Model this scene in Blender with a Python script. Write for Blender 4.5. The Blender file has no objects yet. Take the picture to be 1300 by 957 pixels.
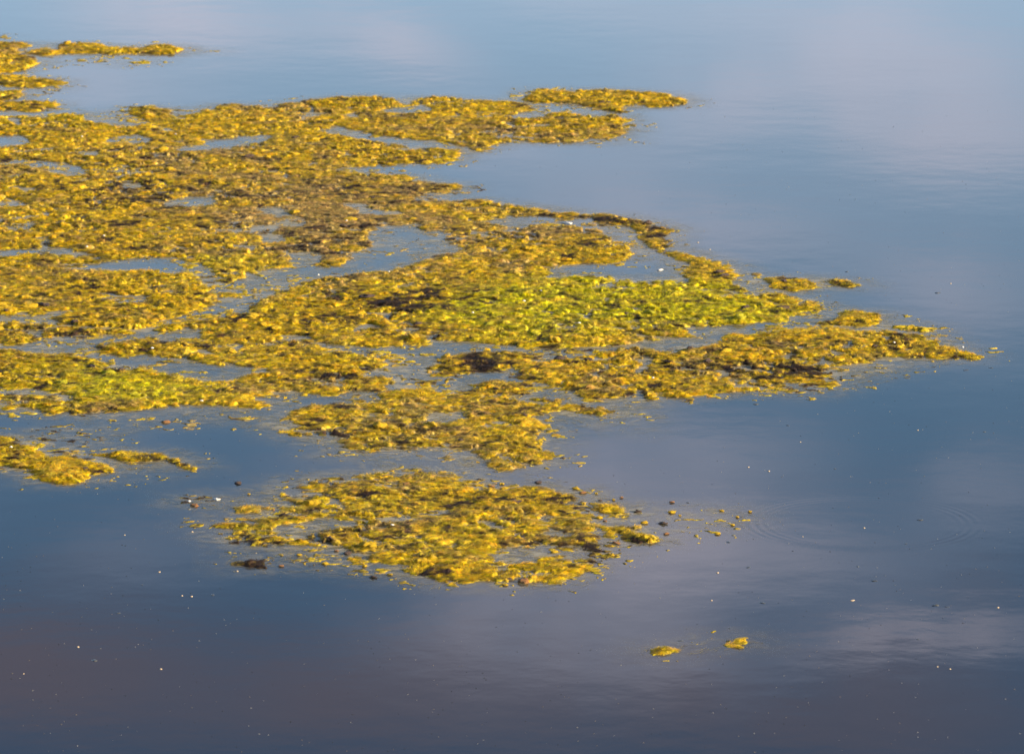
import bpy, math, random, time
import numpy as np
T0 = time.time()
R = math.radians
rng = np.random.default_rng(7)
random.seed(7)
sc = bpy.context.scene
col = sc.collection

# ------------------------------------------------------------------ camera
CAM_H, PITCH = 3.0, 12.0
FPX = 650.0 / math.tan(R(5.75))                       # focal length in photo pixels
cd = bpy.data.cameras.new('camera')
cam = bpy.data.objects.new('camera', cd); col.objects.link(cam)
cam.location = (0, 0, CAM_H); cam.rotation_euler = (R(90 - PITCH), 0, 0)
cd.sensor_width = 36; cd.lens = 36 * FPX / 1300
cd.clip_start = 0.1; cd.clip_end = 9000
cd.dof.use_dof = True; cd.dof.focus_distance = 13.4; cd.dof.aperture_fstop = 13
sc.camera = cam

# ------------------------------------------------------------------ light
SUN_EL, SUN_AZ = 16.0, 101.0                          # azimuth clockwise from the view direction
world = bpy.data.worlds.new('World'); sc.world = world; world.use_nodes = True
wn = world.node_tree.nodes; wl = world.node_tree.links; wn.clear()
def N(nt, kind, **kw):
    n = nt.nodes.new(kind)
    for k, v in kw.items():
        if k.startswith('i_'):
            key = k[2:]
            n.inputs[int(key) if key.isdigit() else key].default_value = v
        else: setattr(n, k, v)
    return n
WT = world.node_tree
def wmath(op, a, b=None, c=None, clamp=False):
    n = WT.nodes.new('ShaderNodeMath'); n.operation = op; n.use_clamp = clamp
    for i, v in enumerate((a, b, c)):
        if v is None: continue
        if isinstance(v, (int, float)): n.inputs[i].default_value = v
        else: wl.new(v, n.inputs[i])
    return n.outputs[0]
sky = N(WT, 'ShaderNodeTexSky', sky_type='NISHITA', sun_disc=False)
sky.sun_elevation = R(SUN_EL); sky.sun_rotation = R(SUN_AZ)
sky.air_density = 1.0; sky.dust_density = 0.2; sky.ozone_density = 3.0
geo = N(WT, 'ShaderNodeTexCoord')
sep = N(WT, 'ShaderNodeSeparateXYZ'); wl.new(geo.outputs['Generated'], sep.inputs[0])
el = wmath('MULTIPLY', wmath('ARCSINE', sep.outputs[2]), 57.2958)
az = wmath('MULTIPLY', wmath('ARCTAN2', sep.outputs[0], sep.outputs[1]), 57.2958)
# soft high cloud banks seen mirrored in the water: (azimuth, elevation, half width, half height, tilt, amount), degrees
CLOUDS = [(-3.63, 7.95, 1.2, 0.32, 0.1, 0.68), (-1.33, 8.24, 1.0, 0.26, 0.3, 0.55), (1.77, 7.80, 2, 0.25, 0, 0.35), (4.42, 8.60, 1.9, 0.7, 0.12, 0.42),
          (5.13, 9.40, 1.7, 0.45, 0.05, 0.34), (2.21, 9.00, 1.3, 0.35, -0.4, 0.32), (0.00, 9.49, 0.6, 0.15, 0, 0.35), (-4.69, 8.69, 1, 0.22, 0, 0.35),
          (2.21, 10.33, 1.7, 0.45, 0.1, 0.4), (5.22, 11.13, 1, 0.5, 0, 0.3), (0.35, 13.08, 1.2, 0.3, 0.05, 0.45), (2.04, 12.73, 1.4, 0.4, 0, 0.42),
          (5.40, 13.08, 0.8, 0.4, 0, 0.35), (2.74, 13.88, 2.2, 0.6, 0, 0.48), (1.15, 14.15, 1.3, 0.8, 0, 0.38), (-0.09, 15.04, 1.5, 0.7, 0, 0.45),
          (1.77, 15.21, 0.9, 0.35, 0, 0.5), (-3.01, 13.62, 1.2, 0.4, 0, 0.15), (-4.42, 14.06, 1.0, 0.3, 0, 0.14), (4.78, 14.95, 1.5, 0.14, -0.07, 0.85),
          (-1.15, 13.08, 1.2, 0.4, 0, 0.15), (-4.42, 12.73, 0.8, 0.2, 0, 0.08)]
nz = N(WT, 'ShaderNodeTexNoise'); nz.inputs['Scale'].default_value = 14; nz.inputs['Detail'].default_value = 7; nz.inputs['Roughness'].default_value = .66
mp = N(WT, 'ShaderNodeMapping'); mp.inputs['Scale'].default_value = (1, 1, 2.6); mp.inputs['Rotation'].default_value = (0, R(8), 0)
wl.new(geo.outputs['Generated'], mp.inputs[0]); wl.new(mp.outputs[0], nz.inputs['Vector'])
warp = wmath('SUBTRACT', nz.outputs['Fac'], .5)
elw = wmath('ADD', el, wmath('MULTIPLY', warp, 1.3)); azw = wmath('ADD', az, wmath('MULTIPLY', warp, 3.0))
tot = None
for a0, e0, ra, re, tl, amt in CLOUDS:
    da = wmath('SUBTRACT', azw, a0)
    de = wmath('SUBTRACT', wmath('SUBTRACT', elw, e0), wmath('MULTIPLY', da, tl))
    q = wmath('ADD', wmath('POWER', wmath('DIVIDE', da, ra), 2), wmath('POWER', wmath('DIVIDE', de, re), 2))
    g = wmath('MULTIPLY', wmath('EXPONENT', wmath('MULTIPLY', q, -1)), amt)
    tot = g if tot is None else wmath('ADD', tot, g)
n2 = N(WT, 'ShaderNodeTexNoise'); n2.inputs['Scale'].default_value = 3.2; n2.inputs['Detail'].default_value = 6
wl.new(mp.outputs[0], n2.inputs['Vector'])
hi = wmath('MULTIPLY', wmath('SUBTRACT', n2.outputs['Fac'], .42, clamp=True), 2.0)
outside = wmath('SUBTRACT', 1.0, wmath('EXPONENT', wmath('MULTIPLY', wmath('ADD', wmath('POWER', wmath('DIVIDE', az, 9.0), 4), wmath('POWER', wmath('DIVIDE', wmath('SUBTRACT', el, 11), 8.0), 4)), -1)))
hw = wmath('ADD', wmath('MULTIPLY', outside, .55), .10)
cl = wmath('ADD', wmath('MULTIPLY', wmath('MULTIPLY', tot, 1.12), wmath('ADD', wmath('MULTIPLY', warp, 3.0), 1.0)), wmath('MULTIPLY', hi, hw), clamp=True)
CLOUD_COL = (7.7, 7.0, 8.0, 1)
mx = N(WT, 'ShaderNodeMix', data_type='RGBA'); wl.new(cl, mx.inputs[0]); wl.new(sky.outputs[0], mx.inputs[6]); mx.inputs[7].default_value = CLOUD_COL
# milky horizon all round, and heavier grey cloud higher up
hz = wmath('MULTIPLY', wmath('EXPONENT', wmath('MULTIPLY', wmath('POWER', wmath('DIVIDE', wmath('MAXIMUM', el, 0.0), 11.0), 4), -1)), .47)
mh = N(WT, 'ShaderNodeMix', data_type='RGBA'); hsv = N(WT, 'ShaderNodeHueSaturation'); hsv.inputs['Saturation'].default_value = 1.36; hsv.inputs['Value'].default_value = .84; wl.new(sky.outputs[0], hsv.inputs['Color'])
wl.new(hz, mh.inputs[0]); wl.new(hsv.outputs[0], mh.inputs[6]); mh.inputs[7].default_value = (7.6, 10.2, 13.4, 1)
wl.new(mh.outputs[2], mx.inputs[6])
dk = None
for a0, e0, ra, re, amt in ((-5.6, 15.2, 2.1, .8, .85), (-1.9, 15.6, 2.6, .7, .42), (1.5, 15.9, 7.0, .9, .45), (3.6, 15.75, 2.6, .45, .6), (5.6, 14.3, .8, .35, .3)):
    q = wmath('ADD', wmath('POWER', wmath('DIVIDE', wmath('SUBTRACT', azw, a0), ra), 2), wmath('POWER', wmath('DIVIDE', wmath('SUBTRACT', elw, e0), re), 2))
    g = wmath('MULTIPLY', wmath('EXPONENT', wmath('MULTIPLY', q, -1)), amt)
    dk = g if dk is None else wmath('ADD', dk, g)
dk = wmath('MULTIPLY', dk, wmath('ADD', wmath('MULTIPLY', warp, 1.8), 1.0), clamp=True)
md = N(WT, 'ShaderNodeMix', data_type='RGBA'); wl.new(dk, md.inputs[0]); wl.new(mx.outputs[2], md.inputs[6]); md.inputs[7].default_value = (2.1, 1.8, 2.3, 1)
bg = N(WT, 'ShaderNodeBackground'); bg.inputs['Strength'].default_value = 0.068
wo = N(WT, 'ShaderNodeOutputWorld'); wl.new(md.outputs[2], bg.inputs['Color']); wl.new(bg.outputs[0], wo.inputs['Surface'])

sd = bpy.data.lights.new('sun', 'SUN'); sun = bpy.data.objects.new('sun', sd); col.objects.link(sun)
sd.energy = 5.0; sd.angle = R(.6); sd.color = (1.0, .84, .60)
from mathutils import Vector
sdir = Vector((math.cos(R(SUN_EL)) * math.sin(R(SUN_AZ)), math.cos(R(SUN_EL)) * math.cos(R(SUN_AZ)), math.sin(R(SUN_EL))))
sun.rotation_euler = sdir.to_track_quat('Z', 'Y').to_euler(); sun.location = (6, 6, 6)
sc.view_settings.view_transform = 'Standard'; sc.view_settings.look = 'None'
sc.view_settings.exposure = 1.4; sc.view_settings.gamma = 1
sc.cycles.max_bounces = 6

# ------------------------------------------------------------------ helpers
def at(px, py):
    """point of the water plane (metres) that the photograph shows at pixel px, py"""
    x = (px - 650.0) / FPX; v = -(py - 478.5) / FPX
    c, s = math.cos(R(PITCH)), math.sin(R(PITCH))
    dy, dz = c + v * s, -s + v * c
    t = CAM_H / -dz
    return (x * t, dy * t)
def tag(o, label=None, cat=None, group=None, kind=None):
    for k, v in (('label', label), ('category', cat), ('group', group), ('kind', kind)):
        if v: o[k] = v
    return o
def empty(name, loc):
    o = bpy.data.objects.new(name, None); o.location = loc; o.empty_display_size = .05; col.objects.link(o); return o
def link(name, me, mat=None, parent=None, loc=None):
    o = bpy.data.objects.new(name, me); col.objects.link(o)
    if mat and not me.materials: me.materials.append(mat)
    if parent: o.parent = parent
    if loc is not None: o.location = loc
    return o
def fast_mesh(name, V, F, C=None, smooth=True):
    """V (n,3) floats, F (m,k) ints, C (n,4) vertex albedo"""
    me = bpy.data.meshes.new(name); k = F.shape[1]
    me.vertices.add(len(V)); me.vertices.foreach_set('co', np.ascontiguousarray(V, np.float32).ravel())
    me.loops.add(F.size); me.loops.foreach_set('vertex_index', np.ascontiguousarray(F, np.int32).ravel())
    me.polygons.add(len(F)); me.polygons.foreach_set('loop_start', np.arange(0, F.size, k, dtype=np.int32))
    me.polygons.foreach_set('loop_total', np.full(len(F), k, np.int32))
    if smooth: me.polygons.foreach_set('use_smooth', np.ones(len(F), bool))
    if C is not None:
        a = me.color_attributes.new('tint', 'FLOAT_COLOR', 'POINT'); a.data.foreach_set('color', np.ascontiguousarray(C, np.float32).ravel())
    me.update(calc_edges=True)
    return me

# ------------------------------------------------------------------ materials
def mat(name):
    m = bpy.data.materials.new(name); m.use_nodes = True; nt = m.node_tree; nt.nodes.clear()
    out = nt.nodes.new('ShaderNodeOutputMaterial'); p = nt.nodes.new('ShaderNodeBsdfPrincipled')
    nt.links.new(p.outputs[0], out.inputs[0]); return m, nt, p, out
def algae_material(name, rough=.62, transl=.28, use_attr=True, base=(.5, .35, .03, 1), var=.45):
    m, nt, p, out = mat(name)
    tc = N(nt, 'ShaderNodeTexCoord')
    a = N(nt, 'ShaderNodeTexNoise'); a.inputs['Scale'].default_value = 260; a.inputs['Detail'].default_value = 4; a.inputs['Roughness'].default_value = .7
    st = N(nt, 'ShaderNodeMapping'); st.inputs['Scale'].default_value = (.45, 1.3, 1); st.inputs['Rotation'].default_value = (0, 0, R(20))
    nt.links.new(tc.outputs['Object'], st.inputs[0]); nt.links.new(st.outputs[0], a.inputs['Vector'])
    b = N(nt, 'ShaderNodeTexNoise'); b.inputs['Scale'].default_value = 60; b.inputs['Detail'].default_value = 3
    nt.links.new(tc.outputs['Object'], b.inputs['Vector'])
    r1 = N(nt, 'ShaderNodeMapRange'); r1.inputs['From Min'].default_value = .3; r1.inputs['From Max'].default_value = .7
    r1.inputs['To Min'].default_value = 1 - var; r1.inputs['To Max'].default_value = 1 + var * .7
    nt.links.new(a.outputs['Fac'], r1.inputs['Value'])
    vm = N(nt, 'ShaderNodeVectorMath', operation='SCALE')
    if use_attr:
        at_ = N(nt, 'ShaderNodeAttribute', attribute_name='tint'); nt.links.new(at_.outputs['Color'], vm.inputs[0])
    else: vm.inputs[0].default_value = base[:3]
    nt.links.new(r1.outputs[0], vm.inputs['Scale'])
    hs = N(nt, 'ShaderNodeHueSaturation'); nt.links.new(vm.outputs[0], hs.inputs['Color'])
    r2 = N(nt, 'ShaderNodeMapRange'); r2.inputs['From Min'].default_value = .3; r2.inputs['From Max'].default_value = .7
    r2.inputs['To Min'].default_value = .482; r2.inputs['To Max'].default_value = .518
    nt.links.new(b.outputs['Fac'], r2.inputs['Value']); nt.links.new(r2.outputs[0], hs.inputs['Hue'])
    nt.links.new(hs.outputs[0], p.inputs['Base Color'])
    p.inputs['Roughness'].default_value = rough
    p.inputs['Specular IOR Level'].default_value = .35
    bp = N(nt, 'ShaderNodeBump'); bp.inputs['Strength'].default_value = .9; bp.inputs['Distance'].default_value = .0035
    nt.links.new(a.outputs['Fac'], bp.inputs['Height']); nt.links.new(bp.outputs[0], p.inputs['Normal'])
    if transl > 0:
        tr = N(nt, 'ShaderNodeBsdfTranslucent'); nt.links.new(hs.outputs[0], tr.inputs['Color'])
        ms = N(nt, 'ShaderNodeMixShader'); ms.inputs[0].default_value = transl
        nt.links.new(p.outputs[0], ms.inputs[1]); nt.links.new(tr.outputs[0], ms.inputs[2]); nt.links.new(ms.outputs[0], out.inputs[0])
    return m
M_ALGAE = algae_material('filamentous algae', transl=.45)
M_STRAND = algae_material('algae filaments', rough=.5, transl=.4, var=.3)
M_TUFT = algae_material('yellow algae tuft', use_attr=False, base=(.76, .49, .012, 1), transl=.3)
M_TUFT_G = algae_material('lime algae tuft', use_attr=False, base=(.56, .50, .012, 1), transl=.3)
M_DEAD = algae_material('rotting brown algae', use_attr=False, base=(.085, .05, .03, 1), transl=0, rough=.5, var=.7)
M_RUST = algae_material('rust brown algae ball', use_attr=False, base=(.30, .13, .03, 1), transl=0, rough=.5, var=.6)
M_WHITE, _nt, _p, _o = mat('pale feather and bubble scum'); _p.inputs['Base Color'].default_value = (.75, .7, .6, 1); _p.inputs['Roughness'].default_value = .5
M_SEED, _nt, _p, _o = mat('floating seed husk'); _p.inputs['Base Color'].default_value = (.55, .40, .24, 1); _p.inputs['Roughness'].default_value = .5
M_FLECK, _nt, _p, _o = mat('dark wet fleck'); _p.inputs['Base Color'].default_value = (.05, .05, .045, 1); _p.inputs['Roughness'].default_value = .35

# water: smooth dielectric over a dark murky body, faint wind texture and one fading ring of ripples
mw, nt, p, out = mat('still lake water')
p.inputs['Base Color'].default_value = (.010, .015, .022, 1); p.inputs['IOR'].default_value = 1.333; p.inputs['Roughness'].default_value = .045
p.inputs['Specular IOR Level'].default_value = .5
tc = N(nt, 'ShaderNodeTexCoord')
def m2(op, a, b=None):
    n = nt.nodes.new('ShaderNodeMath'); n.operation = op
    for i, v in enumerate((a, b)):
        if v is None: continue
        if isinstance(v, (int, float)): n.inputs[i].default_value = v
        else: nt.links.new(v, n.inputs[i])
    return n.outputs[0]
na = N(nt, 'ShaderNodeTexNoise'); na.inputs['Scale'].default_value = 9; na.inputs['Detail'].default_value = 3; nt.links.new(tc.outputs['Object'], na.inputs['Vector'])
nb = N(nt, 'ShaderNodeTexNoise'); nb.inputs['Scale'].default_value = 1.3; nb.inputs['Detail'].default_value = 3; nt.links.new(tc.outputs['Object'], nb.inputs['Vector'])
sx = N(nt, 'ShaderNodeSeparateXYZ'); nt.links.new(tc.outputs['Object'], sx.inputs[0])
rc = at(1094, 664)
rr = m2('SQRT', m2('ADD', m2('POWER', m2('SUBTRACT', sx.outputs[0], rc[0]), 2), m2('POWER', m2('SUBTRACT', sx.outputs[1], rc[1]), 2)))
env = m2('EXPONENT', m2('MULTIPLY', m2('POWER', m2('DIVIDE', m2('SUBTRACT', rr, .27), .035), 2), -1))
ring = m2('MULTIPLY', m2('SINE', m2('MULTIPLY', rr, 6.2832 / .022)), env)
hgt = m2('ADD', m2('ADD', m2('MULTIPLY', na.outputs['Fac'], .00014), m2('MULTIPLY', nb.outputs['Fac'], .0008)), m2('MULTIPLY', ring, .00002))
bp = N(nt, 'ShaderNodeBump'); bp.inputs['Strength'].default_value = 1; bp.inputs['Distance'].default_value = 1
nt.links.new(hgt, bp.inputs['Height']); nt.links.new(bp.outputs[0], p.inputs['Normal'])
M_WATER = mw
wv = np.array([(-4000, -2000, 0), (4000, -2000, 0), (4000, 6000, 0), (-4000, 6000, 0)], float)
water = link('water', fast_mesh('water', wv, np.array([[0, 1, 2, 3]]), smooth=False), M_WATER)
tag(water, 'still lake water mirroring blue sky and pale cloud', kind='structure')
bed = link('lake_bed', fast_mesh('lake_bed', wv + np.array([0, 0, -1.2]), np.array([[0, 1, 2, 3]]), smooth=False), M_DEAD)
tag(bed, 'dark muddy lake bed under the water', kind='structure')

# ------------------------------------------------------------------ layout of the mats, traced in photograph pixels
# name, label, level, list of outlines
D = []
def mt(label, *polys, lvl=1.0): D.append((label, lvl, polys))
mt('broad golden algae mat of ragged lobes filling the far left',
   [(-160,147),(28,147),(41,149),(63,150),(76,144),(97,147),(109,154),(132,158),(152,162),(178,160),(195,158),(182,152),(165,145),(162,141),(183,134),(203,139),(221,142),(211,147),(236,154),(241,149),(254,144),(277,134),(287,131),(300,133),(333,137),(361,133),(386,127),(402,129),(427,124),(457,123),(490,123),(511,130),(516,134),(523,128),(539,124),(559,124),(597,127),(630,129),(663,130),(681,138),(676,142),(689,146),(709,142),(727,144),(737,148),(757,147),(773,144),(803,152),(795,157),(803,167),(788,174),(773,174),(750,177),(732,181),(702,182),(676,181),(656,179),(630,184),(610,194),(596,191),(584,190),(586,196),(579,205),(554,209),(515,208),(490,211),(470,212),(430,214),(424,217),(443,220),(470,222),(503,222),(533,224),(528,232),(554,233),(580,234),(589,236),(574,242),(534,248),(531,252),(508,255),(535,262),(545,275),(549,285),(521,285),(483,289),(470,296),(478,313),(465,317),(452,320),(447,332),(432,342),(404,338),(345,341),(317,352),(279,361),(266,350),(256,336),(234,331),(188,326),(152,331),(114,336),(84,334),(63,338),(20,331),(-138,331)])
mt('bright mat with a vivid lime green middle and a thin far ridge',
   [(508,254),(553,257),(600,253),(640,260),(680,265),(735,271),(752,273),(768,270),(793,278),(816,281),(831,284),(844,290),(861,292),(864,294),(844,298),(851,311),(845,320),(874,320),(902,330),(930,338),(941,352),(930,357),(941,364),(953,371),(940,375),(955,377),(968,372),(991,371),(1004,380),(1042,383),(1049,390),(1026,396),(1011,397),(1001,401),(1009,406),(991,409),(968,408),(955,411),(930,414),(905,415),(879,414),(874,419),(874,428),(854,431),(836,435),(818,432),(801,438),(778,440),(752,441),(707,443),(630,438),(597,434),(554,434),(541,440),(503,438),(478,442),(452,440),(427,440),(407,435),(394,427),(358,426),(330,425),(310,434),(290,436),(269,437),(251,425),(246,417),(218,423),(200,425),(185,425),(193,418),(203,414),(239,407),(266,407),(315,397),(312,388),(340,375),(360,370),(379,361),(402,353),(437,351),(465,346),(493,343),(528,336),(545,328),(574,321),(587,316),(574,313),(564,306),(569,298),(561,294),(541,296),(521,290),(549,285),(545,275)])
mt('golden yellow mat at the left edge below the long narrow pool',
   [(-141,333),(20,333),(63,338),(102,343),(152,344),(195,344),(218,348),(240,346),(254,350),(266,372),(277,379),(282,385),(254,392),(228,402),(203,407),(190,412),(173,425),(142,425),(122,428),(71,428),(46,430),(23,437),(-167,438)])
mt('long low olive yellow strip of algae between two narrow water leads left of centre',
   [(119,438),(142,437),(178,431),(198,437),(216,435),(244,437),(272,440),(287,440),(300,444),(312,440),(305,435),(320,427),(358,428),(394,429),(407,437),(409,445),(437,447),(462,455),(483,462),(488,470),(457,473),(478,478),(495,483),(493,493),(475,495),(452,498),(427,500),(412,503),(399,500),(384,497),(361,498),(348,503),(334,500),(320,489),(300,482),(305,477),(345,473),(330,468),(310,466),(279,466),(254,461),(228,456),(208,453),(178,450),(157,453),(142,452),(127,445)])
mt('lime tinged flat mat at the lower left edge with a streaky southern shore',
   [(-152,443),(25,445),(51,450),(76,450),(96,453),(119,456),(132,461),(145,470),(162,472),(190,470),(216,474),(236,479),(266,484),(292,483),(318,490),(333,501),(330,506),(348,516),(330,518),(305,517),(287,516),(254,514),(228,516),(218,519),(201,516),(178,521),(162,524),(142,524),(109,526),(84,526),(56,525),(36,519),(15,521),(-137,520)])
mt('ochre mat pointing right like a spearhead, with its tip farthest out on open water',
   [(668,467),(702,458),(727,455),(742,452),(762,446),(798,442),(828,442),(836,450),(854,450),(879,442),(897,437),(915,434),(912,427),(930,424),(963,424),(991,419),(1032,418),(1062,416),(1087,421),(1108,420),(1158,421),(1186,430),(1197,437),(1217,444),(1235,449),(1247,456),(1235,459),(1214,453),(1199,457),(1174,455),(1148,455),(1133,454),(1108,460),(1090,467),(1075,472),(1052,477),(1032,482),(1011,482),(988,487),(981,495),(955,496),(930,498),(905,500),(869,504),(841,509),(816,508),(778,507),(742,507),(724,500),(732,497),(702,492),(684,485),(661,480),(653,475)])
mt('patchy ochre mat full of small gaps in the middle, just behind the front mat',
   [(373,521),(398,515),(442,513),(472,514),(490,511),(480,505),(480,498),(508,495),(533,495),(571,498),(599,495),(599,488),(630,483),(643,485),(671,493),(674,500),(668,506),(691,504),(729,511),(742,516),(778,520),(788,523),(785,531),(765,534),(742,528),(722,523),(702,523),(680,527),(690,540),(680,552),(692,568),(712,579),(692,584),(684,592),(661,598),(636,598),(613,593),(579,585),(609,577),(584,572),(574,564),(548,569),(518,572),(472,572),(426,569),(431,561),(406,556),(376,559),(355,549),(388,534)], lvl=.93)
mt('nearest big mat, loose and yellow, alone on dark water at the front',
   [(273,667),(286,663),(304,664),(327,662),(339,656),(355,654),(375,650),(360,645),(375,638),(395,630),(420,622),(450,615),(480,610),(520,603),(550,606),(575,612),(600,619),(646,620),(677,617),(702,618),(715,626),(738,634),(733,639),(712,640),(733,645),(725,649),(705,653),(690,664),(693,676),(697,692),(677,694),(659,690),(646,695),(620,703),(640,710),(660,711),(672,709),(695,706),(712,712),(748,717),(758,721),(740,727),(725,733),(712,740),(692,743),(664,743),(650,738),(634,738),(606,740),(573,741),(550,737),(535,737),(515,731),(505,726),(520,722),(510,716),(490,714),(470,712),(465,705),(450,702),(437,695),(408,697),(383,692),(357,691),(327,696),(306,692),(276,684),(291,678),(300,674),(280,671)], lvl=.95)
mt('dark brown rotting algae patch between the lime mat and the patchy middle mat',
   [(540,470),(554,457),(579,450),(605,448),(625,447),(650,446),(679,452),(676,462),(656,467),(625,472),(580,472),(570,478),(545,478)])
mt('slender golden tongue at the far end, its tip pointing right over open water',
   [(661,127),(676,118),(686,111),(699,115),(719,119),(762,114),(816,118),(844,119),(874,128),(874,133),(836,137),(798,133),(783,136),(800,143),(783,144),(762,138),(732,132),(701,132),(676,130)])
mt('ochre mat at the far left corner, nearest the top edge of the water in view',
   [(-145,52),(8,55),(33,55),(42,59),(22,62),(28,70),(45,74),(50,82),(30,90),(18,93),(-135,93)])
mt('thin far string of brown gold algae at the top left, stretched to the right',
   [(73,57),(86,56),(122,57),(150,63),(178,63),(195,57),(216,58),(234,63),(218,71),(195,69),(178,68),(150,68),(122,68),(76,69),(56,72),(33,68),(46,64),(73,65)])
mt('thin sliver of algae at the left edge, second below the far corner mat',
   [(-138,101),(15,98),(40,101),(58,101),(71,104),(83,104),(63,109),(45,111),(25,111),(10,108),(-171,110)])
mt('short yellow lump of algae cut by the left edge above a longer brown sliver',
   [(-137,118),(15,115),(28,116),(25,125),(10,129),(-175,129)])
mt('brown gold sliver at the left edge just above the biggest mat',
   [(-145,131),(15,131),(28,129),(41,130),(77,133),(58,139),(43,143),(25,141),(8,139),(-159,138)])
mt('golden island right of the lime mat, left one of a pair',
   [(966,354),(993,352),(1029,356),(1039,366),(1024,368),(1009,372),(993,369),(978,366),(973,359)])
mt('little brown gold island farther right of the pair beyond the spearhead mat',
   [(1042,358),(1059,353),(1075,358),(1105,364),(1092,367),(1067,364)])
mt('narrow golden bar lying against the far side of the spearhead mat',
   [(1062,399),(1072,396),(1092,397),(1123,400),(1118,405),(1118,411),(1103,415),(1072,414),(1054,412),(1029,411),(1047,406),(1072,405)],
   [(1113,416),(1146,413),(1169,415),(1189,420),(1174,422),(1148,418)])
mt('low yellow mat at the lower left edge, alone with dark water behind and in front',
   [(-140,555),(19,555),(15,562),(38,567),(43,575),(58,582),(79,581),(102,583),(109,587),(127,590),(145,590),(147,594),(132,596),(137,602),(112,602),(112,611),(94,615),(61,613),(48,608),(46,599),(28,597),(18,592),(-161,590)])
mt('thin curved string of olive algae trailing right of the low left mat',
   [(122,578),(142,576),(162,574),(190,577),(216,581),(228,585),(254,596),(246,600),(228,592),(218,588),(193,584),(175,587),(155,586),(142,582)])
mt('mounded golden hump at the right shore of the nearest mat, its tallest clump',
   [(700,670),(712,662),(733,659),(753,662),(757,670),(745,677),(725,678),(712,675)])
mt('small golden raft near the right end of the front mat with a dark heap',
   [(700,684),(707,682),(728,683),(743,679),(761,682),(758,686),(738,689),(722,691),(702,689)])
mt('ragged yellow islet at the outermost right end of the front mat',
   [(766,669),(784,665),(794,671),(814,667),(829,669),(824,673),(806,674),(817,677),(844,684),(839,689),(817,692),(799,687),(789,682),(794,677),(773,675)])
mt('short slanting golden streak off the right shoulder of the front mat',
   [(753,639),(766,638),(794,647),(796,651),(771,650),(756,645)])
mt('tiny golden dash just right of the slanting streak by the front mat',
   [(776,655),(789,653),(806,658),(786,660)])
mt('flat dark brown strip off the lower left of the front mat',
   [(296,713),(311,711),(344,715),(344,721),(321,722),(304,718)])
mt('thin pale yellow dash left of the front mat below a heap of brown husks',
   [(294,647),(306,643),(335,644),(328,650),(300,652)])
mt('round golden clump alone near the bottom, right one of two',
   [(927,817),(931,811),(938,809),(947,812),(951,817),(943,822),(933,821)])
mt('small golden clump alone near the bottom, left one of two',
   [(829,828),(835,823),(846,822),(852,826),(846,831),(834,831)])
S = [([(56,540),(110,540),(150,543),(155,552),(130,565),(100,572),(60,575),(40,562)], .30),
     ([(122,535),(147,530),(173,528),(188,526),(208,528),(211,534),(193,532),(162,536),(142,538)], .55),
     ([(256,521),(279,520),(305,525),(345,530),(340,536),(300,536),(275,531)], .45),
     ([(200,532),(225,530),(258,534),(255,541),(206,541)], .38),
     ([(218,630),(240,627),(292,631),(288,638),(262,642),(245,645),(226,638)], .50),
     ([(340,618),(365,607),(410,606),(440,604),(464,596),(502,593),(530,591),(560,595),(600,604),(640,610),(640,618),(600,618),(550,606),(480,612),(420,624),(395,632),(375,640),(350,642),(338,630)], .46),
     ([(700,690),(728,690),(770,686),(795,697),(785,710),(735,708),(705,698)], .42),
     ([(703,612),(725,614),(765,622),(780,630),(740,630)], .40),
     ([(740,655),(770,652),(830,662),(850,668),(880,668),(880,655),(800,640),(760,632),(745,640)], .31),
     ([(360,700),(440,700),(490,716),(505,735),(470,733),(440,722),(365,712)], .40),
     ([(335,656),(340,640),(372,640),(372,650)], .30),
     ([(980,486),(1057,478),(1085,470),(1110,462),(1150,456),(1170,462),(1130,474),(1070,490),(1052,501),(993,503)], .44),
     ([(775,513),(800,513),(835,520),(830,532),(800,540),(830,550),(790,553),(775,540)], .34),
     ([(690,540),(705,540),(720,560),(705,566),(692,560)], .38),
     ([(350,520),(373,518),(390,534),(352,548),(340,540)], .40),
     ([(395,572),(430,570),(520,574),(590,578),(590,588),(480,584),(400,582)], .34),
     ([(440,450),(490,448),(545,444),(560,450),(540,470),(545,478),(570,480),(600,478),(570,492),(500,492),(490,470)], .47),
     ([(150,460),(190,462),(215,468),(200,472),(165,471)], .42), ([(185,425),(250,430),(262,438),(200,438)], .36),
     ([(30,425),(110,430),(140,440),(110,452),(30,444)], .33),
     ([(290,352),(330,345),(390,345),(385,358),(340,372),(300,385),(270,372)], .36),
     ([(480,300),(560,300),(550,326),(490,330)], .26), ([(840,430),(880,422),(930,416),(930,424),(880,438),(845,448)], .30),
     ([(235,669),(250,664),(275,665),(280,671),(255,673)], .42), ([(845,650),(880,640),(960,647),(955,668),(915,680),(870,672)], .20),
     ([(110,80),(150,82),(168,79),(190,76),(212,78),(170,84),(140,83)], .50), ([(83,75),(109,74),(109,80),(86,80)], .52), ([(127,68),(155,69),(150,74),(128,73)], .52), ([(252,65),(281,63),(280,67),(256,68)], .50),
     ([(50,110),(85,106),(80,116),(50,120)], .26), ([(40,150),(110,140),(165,155),(150,160),(110,154)], .30), ([(190,142),(260,140),(250,150),(225,152)], .34),
     ([(0,44),(8,43),(9,48),(0,50)], .6), ([(570,240),(590,236),(586,250),(545,250)], .30), ([(130,600),(150,603),(215,604),(210,609),(140,609)], .36), ([(43,572),(104,576),(104,580),(60,580)], .44),
     ([(840,812),(848,811),(850,815),(841,815)], .44), ([(870,808),(910,809),(925,818),(880,816)], .22), ([(700,175),(760,178),(820,178),(810,182),(750,185)], .22)]
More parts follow.
